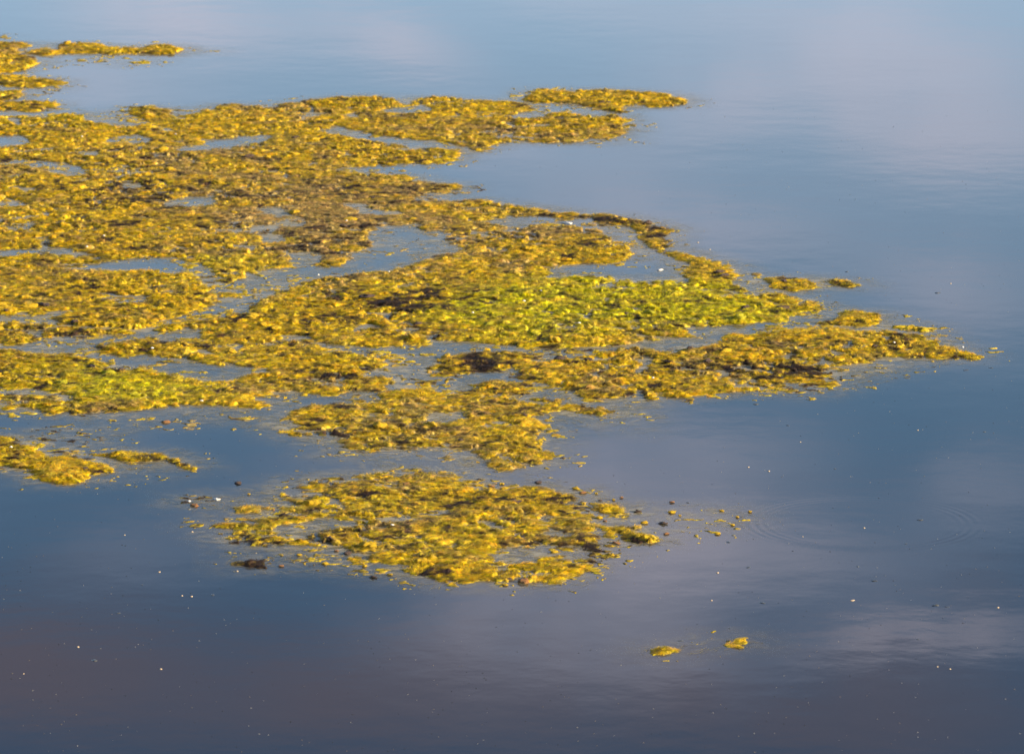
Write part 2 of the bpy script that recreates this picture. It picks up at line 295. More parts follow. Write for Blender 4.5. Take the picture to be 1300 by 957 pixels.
HOLES = [[(-163,318),(25,317),(63,314),(84,315),(100,320),(122,324),(132,329),(100,326),(76,324),(38,323),(20,326),(-130,328)],
         [(63,338),(84,334),(114,336),(152,331),(188,326),(216,327),(234,331),(256,336),(254,344),(239,345),(218,348),(195,344),(178,344),(152,344),(127,341),(102,343),(76,341)],
         [(122,369),(137,372),(157,377),(178,376),(188,380),(183,386),(162,387),(142,382)],
         [(-145,401),(28,401),(51,402),(61,397),(84,392),(84,397),(69,405),(71,412),(51,412),(25,407),(-141,406)],
         [(-140,492),(33,493),(56,497),(76,501),(89,506),(84,511),(71,508),(66,503),(33,501),(-145,499)],
         [(419,160),(432,161),(452,167),(488,173),(530,179),(541,178),(579,186),(600,190),(612,197),(587,198),(580,191),(530,188),(500,183),(470,179),(440,172),(420,168)],
         [(648,149),(682,140),(680,131),(701,133),(732,133),(762,140),(757,146),(737,147),(720,142),(705,142),(688,147),(684,152)],
         [(620,284),(643,276),(689,275),(719,278),(752,278),(765,284),(793,288),(808,295),(806,305),(790,309),(778,303),(762,293),(742,290),(722,287),(712,288),(681,285),(651,288)],
         [(694,339),(722,338),(752,336),(800,332),(806,322),(803,316),(800,300),(812,303),(820,312),(832,319),(854,328),(869,333),(879,338),(863,346),(864,356),(818,357),(788,354),(773,350),(742,350),(712,355),(689,356),(699,348)],
         [(357,669),(408,660),(438,661),(450,668),(413,673),(395,677),(382,685),(362,684),(349,677)],
         [(486,661),(525,654),(550,650),(575,647),(570,654),(525,660),(499,664)],
         [(621,705),(652,697),(697,694),(706,700),(695,706),(672,710),(650,712),(630,709)],
         [(543,526),(579,523),(576,536),(558,540)], [(-150,172),(25,172),(38,180),(51,182),(15,186),(-135,186)],
         [(30,210),(50,205),(81,207),(102,213),(109,223),(84,224),(56,216)], [(135,180),(152,172),(178,172),(193,177),(178,182),(152,183),(135,185)],
         [(190,158),(211,160),(230,168),(218,169)], [(223,191),(234,186),(266,182),(244,176),(279,177),(305,176),(345,171),(345,176),(330,180),(300,186),(266,190),(241,193)],
         [(211,260),(228,251),(254,250),(274,253),(264,262),(240,264)], [(25,241),(46,237),(51,243),(33,246)],
         [(333,265),(358,266),(370,276),(350,277)], [(430,258),(475,258),(452,266)], [(336,297),(361,298),(355,312),(340,309)],
         [(371,320),(411,323),(396,340),(371,337)], [(483,139),(511,137),(544,135),(546,142),(516,145),(493,144)], [(434,145),(459,148),(450,152)],
         [(605,383),(627,385),(622,389)], [(891,366),(930,367),(935,374),(912,377),(893,371)], [(0,257),(30,255),(34,262),(0,264)], [(725,382),(745,381),(742,386),(728,386)],
         [(155,236),(165,233),(180,236),(170,241)], [(100,194),(118,190),(124,198),(108,200)], [(0,222),(20,224),(10,230),(0,230)], [(50,205),(30,203),(0,207),(10,211)],
         [(455,265),(520,270),(500,274),(460,272)], [(560,497),(580,504),(560,508)], [(610,538),(650,536),(640,543),(612,545)]]
GREEN = [(640,395,110,24,.6), (880,395,110,16,.35), (60,485,90,20,.4), (760,388,170,32,1.1), (690,375,110,22,.8), (880,360,80,10,.6), (640,430,60,14,.5), (900,395,110,20,.45), (100,480,140,24,.5), (180,500,110,16,.5), (520,545,100,25,.35),
         (380,295,26,12,.9), (290,335,50,20,.6), (80,148,30,6,.6), (180,140,30,6,.6), (385,650,50,14,.4), (580,680,90,20,.45), (450,640,60,14,.35), (330,400,60,10,.2),
         (450,450,60,15,.4), (330,455,50,10,.35), (330,677,40,12,.4), (30,560,50,30,.2), (1050,440,60,10,.2), (470,370,80,12,.15), (330,180,60,10,.3), (560,200,60,8,.2)]
BROWN = [(610,462,50,12,1.0), (470,385,60,14,.55), (540,385,60,20,.45), (360,410,60,14,.5), (870,470,50,14,.35), (1000,475,70,12,.65), (1130,440,60,6,.5), (860,435,30,5,.6),
         (250,430,80,10,.25), (120,460,40,6,.5), (560,485,70,8,.5), (430,478,60,6,.6), (850,300,60,14,.45), (780,280,60,8,.5), (540,240,100,12,.3), (420,310,110,20,.35), (250,245,150,20,.25),
         (250,637,50,8,.9), (320,717,40,8,.45), (720,155,70,14,.3), (590,728,50,8,.5), (750,690,80,20,.45), (420,615,90,20,.4), (330,690,50,6,.6), (60,425,60,6,.5), (430,550,60,20,.2), (610,640,60,10,.35), (90,555,70,20,.7), (150,390,100,12,.2), (120,270,120,25,.2)]
TAN = [(560,330,120,30,.3), (450,280,140,40,.55), (600,170,140,20,.35), (300,240,200,40,.35), (500,540,200,40,.35), (900,470,150,30,.2), (540,240,100,20,.4), (760,290,130,25,.4), (250,190,150,12,.5), (350,150,130,14,.2), (560,650,200,30,.25), (60,60,60,20,.3), (350,300,120,40,.3)]

# ------------------------------------------------------------------ plan raster of the water surface (metres)
X0, X1, Y0, Y1 = -2.75, 1.75, 10.85, 21.6
CX, CY = .0029, .0056
NX, NY = int((X1 - X0) / CX), int((Y1 - Y0) / CY)
gx = (X0 + np.arange(NX) * CX).astype(np.float32); gy = (Y0 + np.arange(NY) * CY).astype(np.float32)
def fill(poly, arr, val):
    P = np.array([at(a, b) for a, b in poly]); Q = np.roll(P, -1, 0)
    j0 = max(0, int((P[:, 1].min() - Y0) / CY)); j1 = min(NY - 1, int((P[:, 1].max() - Y0) / CY) + 1)
    for j in range(j0, j1 + 1):
        y = gy[j] + 1e-5
        c = (P[:, 1] <= y) != (Q[:, 1] <= y)
        if not c.any(): continue
        xs = np.sort(P[c, 0] + (y - P[c, 1]) / (Q[c, 1] - P[c, 1]) * (Q[c, 0] - P[c, 0]))
        for a, b in zip(xs[0::2], xs[1::2]):
            i0 = max(0, int(math.ceil((a - X0) / CX))); i1 = min(NX, int((b - X0) / CX) + 1)
            if i1 > i0: arr[j, i0:i1] = val
def blur(a, rx, ry, times=2):
    for _ in range(times):
        for ax, r in ((1, rx), (0, ry)):
            if r < 1: continue
            pad = [(0, 0), (0, 0)]; pad[ax] = (r + 1, r)
            c = np.cumsum(np.pad(a, pad, mode='edge'), axis=ax, dtype=np.float64)
            n = a.shape[ax]
            a = ((c[:, 2*r+1:2*r+1+n] - c[:, :n]) if ax == 1 else (c[2*r+1:2*r+1+n] - c[:n])) / (2 * r + 1)
            a = a.astype(np.float32)
    return a
def hsh(ix, iy, s):
    h = (ix.astype(np.int64) * 374761393 + iy.astype(np.int64) * 668265263 + s * 1274126177) & 0xffffffff
    h = ((h ^ (h >> 13)) * 1274126177) & 0xffffffff
    return ((h ^ (h >> 16)) & 0xffffff).astype(np.float32) / 16777216.0
def vnoise(X, Y, size, s):
    u = X / size; v = Y / size; iu = np.floor(u); iv = np.floor(v); fu = u - iu; fv = v - iv
    fu = fu * fu * (3 - 2 * fu); fv = fv * fv * (3 - 2 * fv); iu = iu.astype(np.int64); iv = iv.astype(np.int64)
    a = hsh(iu, iv, s); b = hsh(iu + 1, iv, s); c = hsh(iu, iv + 1, s); d = hsh(iu + 1, iv + 1, s)
    return (a * (1 - fu) + b * fu) * (1 - fv) + (c * (1 - fu) + d * fu) * fv - .5
def fbm(X, Y, size, s, oct=3, g=.55):
    t = 0; k = 1; z = 0
    for o in range(oct):
        t = t + k * vnoise(X + 17.3 * o, Y - 9.1 * o, size / 2 ** o, s + o); z += k; k *= g
    return t / z * 1.8
def worley(X, Y, size, s):
    u = X / size; v = Y / size; iu = np.floor(u).astype(np.int64); iv = np.floor(v).astype(np.int64)
    best = np.full(X.shape, 9., np.float32); rid = np.zeros(X.shape, np.float32)
    for a in (-1, 0, 1):
        for b in (-1, 0, 1):
            ci, cj = iu + a, iv + b
            r1 = hsh(ci, cj, s); r2 = hsh(ci, cj, s + 1)
            d = (ci + r1 - u) ** 2 + (cj + r2 - v) ** 2
            m = d < best
            best = np.where(m, d, best); rid = np.where(m, hsh(ci, cj, s + 2), rid)
    return np.sqrt(best), rid

owner = np.zeros((NY, NX), np.int16); lev = np.zeros((NY, NX), np.float32)
for poly, v in S: fill(poly, lev, v + .12)
for k, (label, lvl, polys) in enumerate(D):
    if k >= 9 and lvl == 1.0: lvl = 1.5 if k in (11, 12, 14, 17, 19, 21, 24, 25, 26) else 2.3 if k >= 28 else 1.5 if k >= 27 else 1.2
    for poly in polys:
        fill(poly, owner, k + 1); fill(poly, lev, lvl)
for h in HOLES: fill(h, lev, 0.0)
halo = blur(lev, 26, 14, 2)
wide = blur(lev, 9, 5, 2)
lev = np.maximum(blur(lev, 6, 3, 2), .475 * np.clip(halo * 1.6, 0, 1))
XX, YY = np.meshgrid(gx, gy)
wx = XX + .02 * fbm(XX, YY, .06, 11, 2) + .004 * vnoise(XX, YY, .011, 13); wy = YY + .02 * fbm(XX, YY, .06, 21, 2) + .006 * vnoise(XX, YY, .011, 23)
n1 = fbm(wx, wy * .8, .16, 31, 3); n2_ = fbm(wx, wy, .035, 41, 3, .7)
n3_ = fbm(wx, wy, .013, 46, 2, .7)
slit = np.exp(-(fbm(wx * .8 + .3, wy, .24, 61, 3) / .055) ** 2) * np.clip(.6 + 2.2 * vnoise(XX, YY, .5, 63), 0, 1)
m = lev - .56 + .60 * n1 + .90 * n2_ + .55 * n3_ - .66 * slit - .42 * np.exp(-(fbm(wx + 5, wy * .9, .11, 67, 2) / .06) ** 2) * np.clip(.35 + 2.4 * vnoise(XX + 9, YY, .38, 69), 0, 1)
m = np.where(lev < .03, -1, m)
m[:, 0] = -1; m[:, -1] = -1; m[0] = -1; m[-1] = -1
act = m > 0
# lumps, only evaluated near algae
idx = np.nonzero(m > -.25)
x_, y_, m_ = wx[idx], wy[idx], m[idx]
def field(lst):
    t = np.zeros(x_.shape, np.float32)
    for px, py, rx, ry, a in lst:
        cx, cy = at(px, py); sx_ = rx * math.hypot(CAM_H, cy) / FPX
        sy_ = abs(at(px, py - ry)[1] - at(px, py + ry)[1]) / 2
        t = t + a * np.exp(-((x_ - cx) / sx_) ** 2 - ((y_ - cy) / sy_) ** 2)
    return t
F1, id1 = worley(x_ * .46 + .15 * y_, y_, .0175, 101)
F2, id2 = worley(x_ * .45 + .3 - .1 * y_, y_, .0085, 131)
def pad(F, rad): t = np.clip(1 - (F / rad) ** 2, 0, 1); return t * (1.6 - .6 * t)
dome1 = pad(F1, .66); dome2 = pad(F2, .68); id1 = .45 + (id1 - .45) * dome1; id2 = .45 + (id2 - .45) * dome2
bil = 1 - np.abs(fbm(x_ * .5, y_, .022, 141, 2, .6)) * 2.2
f3 = fbm(x_ * .6, y_, .007, 71, 2, .8) ; thin = np.clip(.5 + 1.6 * fbm(x_, y_, .19, 171, 2), 0, 1) * .6 + .9 * np.clip(field(TAN), 0, .6); fib = fbm(x_ * .30 + .22 * y_, y_, .0060, 77, 2, .7); wd = np.clip((wide[idx] - .35) * 1.6, .12, 1)
big = fbm(x_, y_, .30, 51, 2)
ramp = np.clip(m_ / .45, 0, 1); ramp = ramp * (2 - ramp)
ramp = np.clip(m_ / .42, 0, 1); tall = np.clip(id1 * 2.0 - .6, 0, 1)
z_ = np.where(m_ > 0, ramp * wd * (1 - .45 * thin) * (.0002 + .0034 * bil + dome1 * (.0008 + .0070 * tall) + .0020 * dome2 * (.25 + id2) + .0016 * f3 + .0026 * fib + .004 * np.clip(big * 1.5, 0, 1)) + .0006, m_ * .04)
z_ = np.where((m_ > 0), np.maximum(z_, -.002 + 0 * z_), z_)
Z = np.full((NY, NX), -.012, np.float32); Z[idx] = z_
# albedo from what grows where
cA = fbm(x_, y_, .22, 81, 3); cB = fbm(x_, y_, .06, 91, 3, .7); cC = fbm(x_ * .7, y_, .018, 95, 2, .8); cD = fbm(x_ + 3, y_, .13, 98, 3, .6)
g = np.clip(field(GREEN) * (1 + .8 * cA) + .25 * cA + .35 * cB - .02, 0, 1)
bn = np.clip((field(BROWN) * .58 - .20 * cA + .60 * cB + .42 * cC - .28 * (id1 - .5) + .30 * (id2 - .5) - .17) * 4.5, 0, 1)
tn = np.clip((field(TAN) * 1.0 + .4 * cB + .85 * cD + .30 * (id1 - .5) + .35 * np.clip(.28 - m_, 0, .3) / .3 + .3 * cC - .10) * 1.5, 0, 1)
gold = np.array([.81, .570, .004]); lime = np.array([.70, .645, .003]); ochre = np.array([.50, .30, .012]); tan = np.array([.56, .39, .12]); brown = np.array([.075, .042, .022]); olive = np.array([.24, .22, .012])
def lerp(a, b, t): return a + (b - a) * t[:, None]
C = lerp(np.repeat(gold[None], len(x_), 0), lime[None], g * .85)
C = lerp(C, ochre[None], np.clip((id1 - .55) * 1.6, 0, 1) * (1 - g) * .9)
C = lerp(C, olive[None], np.clip((id2 - .66) * 3 + 1.2 * cD, 0, 1) * .7)
C = lerp(C, np.array([.74, .54, .05])[None], np.clip(cD * -1.4 + .4 * cC, 0, .7)); C = lerp(C, tan[None], tn * (1 - .45 * g)); C = lerp(C, brown[None], bn)
cF = fbm(x_ * .55, y_ + 5, .0085, 181, 2, .8)
C *= ((.58 + .46 * id2 + .46 * id1 + .25 * fib) * np.clip(.98 + 1.1 * cF, .3, 1.45))[:, None]
COL = np.zeros((NY, NX, 4), np.float32); COL[..., 3] = 1; COL[idx[0], idx[1], :3] = C
BR = np.zeros((NY, NX), np.float32); BR[idx] = bn
GR = np.zeros((NY, NX), np.float32); GR[idx] = g
JX = XX + .0022 * (hsh(np.arange(NX)[None] + 0 * np.arange(NY)[:, None], np.arange(NY)[:, None] + 0 * np.arange(NX)[None], 5) - .5)
JY = YY + .0036 * (hsh(np.arange(NX)[None] + 0 * np.arange(NY)[:, None], np.arange(NY)[:, None] + 0 * np.arange(NX)[None], 6) - .5)
print('fields', time.time() - T0)

# grow the ownership outwards so every shore cell knows its mat
own = owner.copy()
for s in range(16):
    for dj, di in ((0, 1), (0, -1), (1, 0), (-1, 0)):
        sh = np.roll(own, (dj, di), (0, 1)); own = np.where(own == 0, sh, own)
Q = act[:-1, :-1] | act[1:, :-1] | act[:-1, 1:] | act[1:, 1:]
QO = own[:-1, :-1]
# connected pieces by runs of equal owner
code = np.where(Q, QO.astype(np.int32) + 1, 0)
parent = []; runs = []
def find(a):
    while parent[a] != a: parent[a] = parent[parent[a]]; a = parent[a]
    return a
prev = []
for j in range(code.shape[0]):
    row = code[j]; ch = np.flatnonzero(np.diff(np.concatenate(([0], row, [0]))))
    cur = []
    for a, b in zip(ch[:-1], ch[1:]):
        if row[a] == 0: continue
        k = len(parent); parent.append(k); r = (int(a), int(b), int(row[a]), k, j); cur.append(r); runs.append(r)
    p = 0
    for a, b, cc, k, _ in cur:
        while p < len(prev) and prev[p][1] <= a: p += 1
        q = p
        while q < len(prev) and prev[q][0] < b:
            if prev[q][2] == cc:
                ra, rb = find(k), find(prev[q][3])
                if ra != rb: parent[ra] = rb
            q += 1
    prev = cur
lab = np.full(code.shape, -1, np.int32)
for a, b, cc, k, j in runs: lab[j, a:b] = find(k)
print('label', len(runs), time.time() - T0)
qj, qi = np.nonzero(lab >= 0); ql = lab[qj, qi]
order = np.argsort(ql, kind='stable'); qj, qi, ql = qj[order], qi[order], ql[order]
cut = np.flatnonzero(np.diff(ql)) + 1
starts = np.concatenate(([0], cut)); ends = np.concatenate((cut, [len(ql)]))
comps = []
for a, b in zip(starts, ends): comps.append((b - a, a, b, int(QO[qj[a], qi[a]])))
comps.sort(reverse=True)
pass
def piece_mesh(name, sl, origin):
    jj, ii = qj[sl], qi[sl]
    F = np.stack([jj * NX + ii, jj * NX + ii + 1, (jj + 1) * NX + ii + 1, (jj + 1) * NX + ii], 1)
    u, inv = np.unique(F, return_inverse=True); F = inv.reshape(F.shape)
    V = np.stack([JX.ravel()[u], JY.ravel()[u], Z.ravel()[u]], 1) - np.array(origin)
    return fast_mesh(name, V, F, COL.reshape(-1, 4)[u])

# ---- blob meshes for tufts, rotten heaps and husks
def blob(name, seed, flat=.55, rough=.25, n=2, mat_=None):
    import bmesh
    r = random.Random(seed); bm = bmesh.new(); bmesh.ops.create_icosphere(bm, subdivisions=n, radius=1)
    ph = [(r.uniform(2, 6), r.uniform(2, 6), r.uniform(2, 6), r.uniform(0, 6)) for _ in range(5)]
    for v in bm.verts:
        x, y, z = v.co; d = 1
        for a, b, c, e in ph: d += rough / 3 * math.sin(a * x + b * y + c * z + e)
        d += r.uniform(-rough, rough) * .35
        v.co = (x * d, y * d, max(-.35, z * d * flat))
    for f in bm.faces: f.smooth = True
    me = bpy.data.meshes.new(name); bm.to_mesh(me); bm.free()
    if mat_: me.materials.append(mat_)
    return me
TUFTS = [blob('tuft', s, .6, .35, 3, M_TUFT) for s in range(6)]
TUFTS_G = [blob('tuft', s + 50, .6, .35, 3, M_TUFT_G) for s in range(4)]
DEADS = [blob('dead_clump', s + 100, .5, .5, 3, M_DEAD) for s in range(6)]

LBL = [d[0] for d in D]
seen = set(); mats = {}; small = []
for n, a, b, o in comps:
    if o > 0 and o not in seen and n > 12:
        seen.add(o)
        sl = slice(a, b); jj, ii = qj[sl], qi[sl]
        ox, oy = float(gx[ii].mean()), float(gy[jj].mean())
        e = empty('algae_mat', (ox, oy, 0)); tag(e, LBL[o - 1], 'algae mat', 'floating algae mats')
        link('algae_carpet', piece_mesh('algae_carpet', sl, (ox, oy, 0)), M_ALGAE, e)
        mats[o] = (e, sl, ox, oy)
    else: small.append((n, a, b, o))
print('mats', len(mats), 'small', len(small), time.time() - T0)

# filaments, tufts and rotten heaps on each mat
for o, (e, sl, ox, oy) in mats.items():
    jj, ii = qj[sl], qi[sl]; n = len(jj)
    ns = int(n * .8)
    if ns > 10:
        pk = rng.integers(0, n, ns); j, i = jj[pk], ii[pk]
        x = JX[j, i]; y = JY[j, i]; z = Z[j, i]; c = COL[j, i]
        ok = z > .001; x, y, z, c = x[ok], y[ok], z[ok], c[ok]; ns = len(x)
        th = rng.normal(.15, .5, ns) + 2.2 * vnoise(x, y, .12, 7); L = rng.uniform(.010, .032, ns); w = rng.uniform(.0004, .0010, ns)
        dx, dy = np.cos(th) * L, np.sin(th) * L; px_, py_ = -np.sin(th) * w, np.cos(th) * w; up = rng.uniform(.0, .0035, ns)
        P0 = np.stack([x - dx / 2, y - dy / 2, z], 1); PM = np.stack([x, y, z + .0012 + up], 1); P1 = np.stack([x + dx / 2, y + dy / 2, z + rng.uniform(-.002, .004, ns)], 1)
        W = np.stack([px_, py_, 0 * w], 1)
        V = np.stack([P0 - W * .4, P0 + W * .4, PM - W, PM + W, P1 - W * .2, P1 + W * .2], 1).reshape(-1, 3) - np.array((ox, oy, 0))
        k = np.arange(ns)[:, None] * 6
        F = np.concatenate([k + np.array([[0, 1, 3, 2]]), k + np.array([[2, 3, 5, 4]])])
        cc = c.copy(); cc[:, :3] *= rng.uniform(.7, 1.35, (ns, 1)); cc = np.repeat(cc, 6, 0)
        f = link('filaments', fast_mesh('filaments', V, F, cc), M_STRAND, e); f['kind'] = 'stuff'
    nt_ = min(60, int(n / 2600)) + (1 if n > 700 else 0)
    for q in range(nt_ * 2):
        pk = int(rng.integers(0, n)); j, i = jj[pk], ii[pk]
        if Z[j, i] < .004: continue
        dead = q % 2 == 1
        if dead and BR[j, i] < .15 and rng.random() < .6: continue
        if dead: me = random.choice(DEADS); r = random.uniform(.006, .015)
        else: me = random.choice(TUFTS_G if GR[j, i] > .45 else TUFTS); r = random.uniform(.009, .019)
        t = link('dead_clump' if dead else 'tuft', me, None, e, (float(JX[j, i]) - ox, float(JY[j, i]) - oy, float(Z[j, i]) + (.002 if dead else .0)))
        t.rotation_euler = (0, 0, random.uniform(0, 6.28)); t.scale = (r * random.uniform(.9, 1.5), r * random.uniform(.7, 1.2), r * random.uniform(.7, 1.0))

# small scraps: the 300 largest are things of their own
WHERE = []
for lb, ol in zip(LBL, range(1, len(LBL) + 1)): WHERE.append(lb)
NEAR = {1: 'the biggest far left mat', 2: 'the lime green centre mat', 3: 'the golden left edge mat', 4: 'the olive strip', 5: 'the lower left mat', 6: 'the spearhead mat', 7: 'the patchy middle mat', 8: 'the front mat', 9: 'the brown patch', 10: 'the far golden tongue', 11: 'the far left corner mat', 12: 'the far string'}
def nearest(x, y):
    best = None
    for o, (e, sl, ox, oy) in mats.items():
        if o not in NEAR: continue
        s = slice(sl.start, sl.stop, 97)
        d = float(((gx[qi[s]] - x) ** 2 + (gy[qj[s]] - y) ** 2).min())
        if best is None or d < best[0]: best = (d, o)
    return best[1]
rest = []
for n_, (n, a, b, o) in enumerate(small):
    sl = slice(a, b)
    if n < 4: continue
    if n_ < 300:
        x, y = float(gx[qi[sl]].mean()), float(gy[qj[sl]].mean())
        c = float(BR[qj[sl], qi[sl]].mean())
        size = 'big scrap' if n > 1500 else 'small scrap' if n > 260 else 'crumb'
        colr = 'dark brown' if c > .5 else 'brown and gold' if c > .22 else 'golden yellow'
        ob = link('algae_scrap', piece_mesh('algae_scrap', sl, (x, y, 0)), M_ALGAE, None, (x, y, 0))
        q = nearest(x, y); e_ = mats[q][0].location; s_ = mats[q][1]
        fx_ = (x - gx[qi[s_]].min()) / max(.01, float(np.ptp(gx[qi[s_]]))); fy_ = (y - gy[qj[s_]].min()) / max(.01, float(np.ptp(gy[qj[s_]])))
        side = ('near ' if fy_ < .3 else 'far ' if fy_ > .7 else 'middle ') + ('left' if fx_ < .3 else 'right' if fx_ > .7 else 'centre')
        tag(ob, f'{colr} {size} of algae at the {side} of {NEAR[q]}', 'algae scrap', 'scraps of algae adrift round the mats')
    else: rest.append(np.arange(a, b))
if rest:
    ob = link('algae_crumbs', piece_mesh('algae_crumbs', np.concatenate(rest), (0, 0, 0)), M_ALGAE)
    tag(ob, 'tiny crumbs of algae scattered on the water round the mats', 'algae crumbs', kind='stuff')

# ---- pale scum film round the mats
st = 5
fh = np.clip(halo * (1 + 0 * halo), 0, 1)[::st, ::st]; fx = gx[::st]; fy = gy[::st]
nyf, nxf = fh.shape
okf = fh > .02; QF = okf[:-1, :-1] | okf[1:, :-1] | okf[:-1, 1:] | okf[1:, 1:]
fj, fi = np.nonzero(QF)
F = np.stack([fj * nxf + fi, fj * nxf + fi + 1, (fj + 1) * nxf + fi + 1, (fj + 1) * nxf + fi], 1)
u, inv = np.unique(F, return_inverse=True)
V = np.stack([fx[u % nxf], fy[u // nxf], np.full(len(u), .0007)], 1)
a_ = fh.ravel()[u]; Cf = np.stack([a_, a_, a_, np.ones_like(a_)], 1)
mf, nt, p, out = mat('thin beige scum film')
p.inputs['Base Color'].default_value = (.42, .35, .20, 1); p.inputs['Roughness'].default_value = .35
an = N(nt, 'ShaderNodeAttribute', attribute_name='tint'); tcf = N(nt, 'ShaderNodeTexCoord')
mpf = N(nt, 'ShaderNodeMapping'); mpf.inputs['Scale'].default_value = (1, 1.3, 1); nt.links.new(tcf.outputs['Object'], mpf.inputs[0])
nf = N(nt, 'ShaderNodeTexNoise'); nf.inputs['Scale'].default_value = 16; nf.inputs['Detail'].default_value = 8; nf.inputs['Roughness'].default_value = .7; nf.inputs['Distortion'].default_value = 1.0
nt.links.new(mpf.outputs[0], nf.inputs['Vector'])
q1 = m2('MULTIPLY', an.outputs['Fac'], 1.6); q2 = m2('MULTIPLY', m2('SUBTRACT', nf.outputs['Fac'], .46), 4.0)
q3 = nt.nodes.new('ShaderNodeMath'); q3.operation = 'ADD'; q3.use_clamp = True; nt.links.new(m2('MULTIPLY', q1, .22), q3.inputs[0]); 
nt.links.new(m2('MULTIPLY', m2('MAXIMUM', q2, 0.0), q1), q3.inputs[1])
al = m2('MINIMUM', q3.outputs[0], .7)
nt.links.new(al, p.inputs['Alpha'])
film = link('scum_film', fast_mesh('scum_film', V, inv.reshape(F.shape), Cf), mf)
tag(film, 'thin beige film of scum on the water between and around the mats', 'scum', kind='stuff')

# fine loose threads lying on the film along the shores
hb = halo * (~act); cj, ci = np.nonzero(hb > .10); wgt = rng.random(len(cj)) < .10 * np.clip(hb[cj, ci] * 2, 0, 1) * (vnoise(gx[ci], gy[cj], .09, 88) > -.05)
cj, ci = cj[wgt][:30000], ci[wgt][:30000]; pr = rng.permutation(len(cj)); cj, ci = cj[pr], ci[pr]; ns = len(cj)
x, y = gx[ci], gy[cj]; th = rng.normal(.1, .35, ns) + 2.0 * vnoise(x, y, .15, 89); L = rng.uniform(.008, .05, ns); w = rng.uniform(.0003, .0007, ns)
dx, dy, nx_, ny_ = np.cos(th) * L / 2, np.sin(th) * L / 2, -np.sin(th) * w, np.cos(th) * w; bend = rng.normal(0, .12, ns) * L
zz = np.full(ns, .0016); P0 = np.stack([x - dx, y - dy, zz - .001], 1); PM = np.stack([x, y + bend, zz], 1); P1 = np.stack([x + dx, y + dy, zz - .001], 1); W = np.stack([nx_, ny_, 0 * w], 1)
V = np.stack([P0 - W * .4, P0 + W * .4, PM - W, PM + W, P1 - W * .3, P1 + W * .3], 1).reshape(-1, 3); k = np.arange(ns)[:, None] * 6
cc = np.array([[.50, .40, .10]]) * rng.uniform(.4, 1.2, (ns, 1)); cc = np.repeat(np.concatenate([cc, np.ones((ns, 1))], 1), 6, 0)
lt = link('loose_threads', fast_mesh('loose_threads', V, np.concatenate([k + np.array([[0, 1, 3, 2]]), k + np.array([[2, 3, 5, 4]])]), cc), M_STRAND)
tag(lt, 'fine pale threads of algae trailing on the water along the mat shores', 'algae threads', kind='stuff')

# ---- loose bits, each where the photograph shows it
def bit(name, px, py, r, me, label, cat, group=None, sc_=(1.3, 1, .5)):
    x, y = at(px, py); o = link(name, me, None, None, (x, y, .0))
    o.scale = (r * sc_[0], r * sc_[1], r * sc_[2]); o.rotation_euler = (0, 0, random.uniform(0, 6.28)); tag(o, label, cat, group); return o
RUST = blob('algae_ball', 201, .8, .2, 3, M_RUST); WHT = blob('white_fluff', 202, .8, .4, 3, M_WHITE); HUSK = blob('seed_husk', 203, .6, .3, 2, M_SEED); FLK = [blob('fleck', 210 + k, .35, .5, 2, M_FLECK) for k in range(4)]
bit('algae_ball', 665, 739, .014, RUST, 'round rust brown ball at the front shore of the nearest mat', 'algae ball', sc_=(1, 1, .9))
bit('algae_ball', 247, 642, .010, RUST, 'orange brown ball lying with the brown husks left of the front mat', 'algae ball', sc_=(1.2, 1, .7))
bit('algae_ball', 515, 616, .011, RUST, 'rust brown ball at the rear shore of the front mat', 'algae ball', sc_=(1.2, 1, .8))
bit('algae_ball', 211, 536, .010, RUST, 'small orange ball below the lime tinged lower left mat', 'algae ball', sc_=(1.3, 1, .7))
BALLS = [(608,609),(576,617),(624,618),(637,615),(683,613),(731,621),(740,626),(757,627),(762,636),(741,640),(789,632),(779,635),(810,650),(761,658),(768,662),(704,701),(705,708),(693,712),(782,690),(776,705),(646,736),(641,743),(853,638),(853,651),(842,665),(863,655),(846,678),(818,664),(302,614),(316,628),(347,648),(372,649),(366,631),(405,622),(493,611),(476,612),(456,654),(479,646),(427,700),(463,719),(474,733),(474,700),(537,697),(495,730),(441,703),(413,716),(357,719),(380,705),(916,649),(952,650),(936,657),(930,667),(911,678)]
DK = blob('algae_ball', 221, .7, .35, 3, M_DEAD); GO = blob('algae_ball', 222, .7, .3, 3, M_TUFT)
for q, (px, py) in enumerate(BALLS):
    kind, me = (('dark brown', DK), ('golden', GO), ('rust brown', RUST), ('golden', GO))[q % 4] if px < 900 else ('golden', GO)
    where = 'far right off' if px > 900 else ('left' if px < 400 else 'right' if px > 700 else 'middle') + (' rear of' if py < 650 else ' front of')
    o = bit('algae_ball', px, py, random.uniform(.0038, .0078), me, f'{kind} ball of algae at the {where} the front mat', 'algae ball', 'little balls of algae round the front mat', (random.uniform(1.1, 1.7), 1, random.uniform(.45, .7)))
    o.location.z = .002
bit('white_fluff', 275, 634, .007, WHT, 'bright white fluff beside the brown husks left of the front mat', 'fluff', sc_=(1.3, 1, .6))
bit('white_fluff', 720, 284, .009, WHT, 'cream white fluff in the narrow pool behind the ochre dome', 'fluff', sc_=(1.8, 1, .7))
bit('white_fluff', 838, 343, .006, WHT, 'white fluff adrift in the pool behind the lime green growth', 'fluff', sc_=(1.6, 1, .7))
bit('white_fluff', 1082, 762, .0042, HUSK, 'pale beige fluff adrift on open water at the lower right', 'fluff', sc_=(1.7, 1, .5))
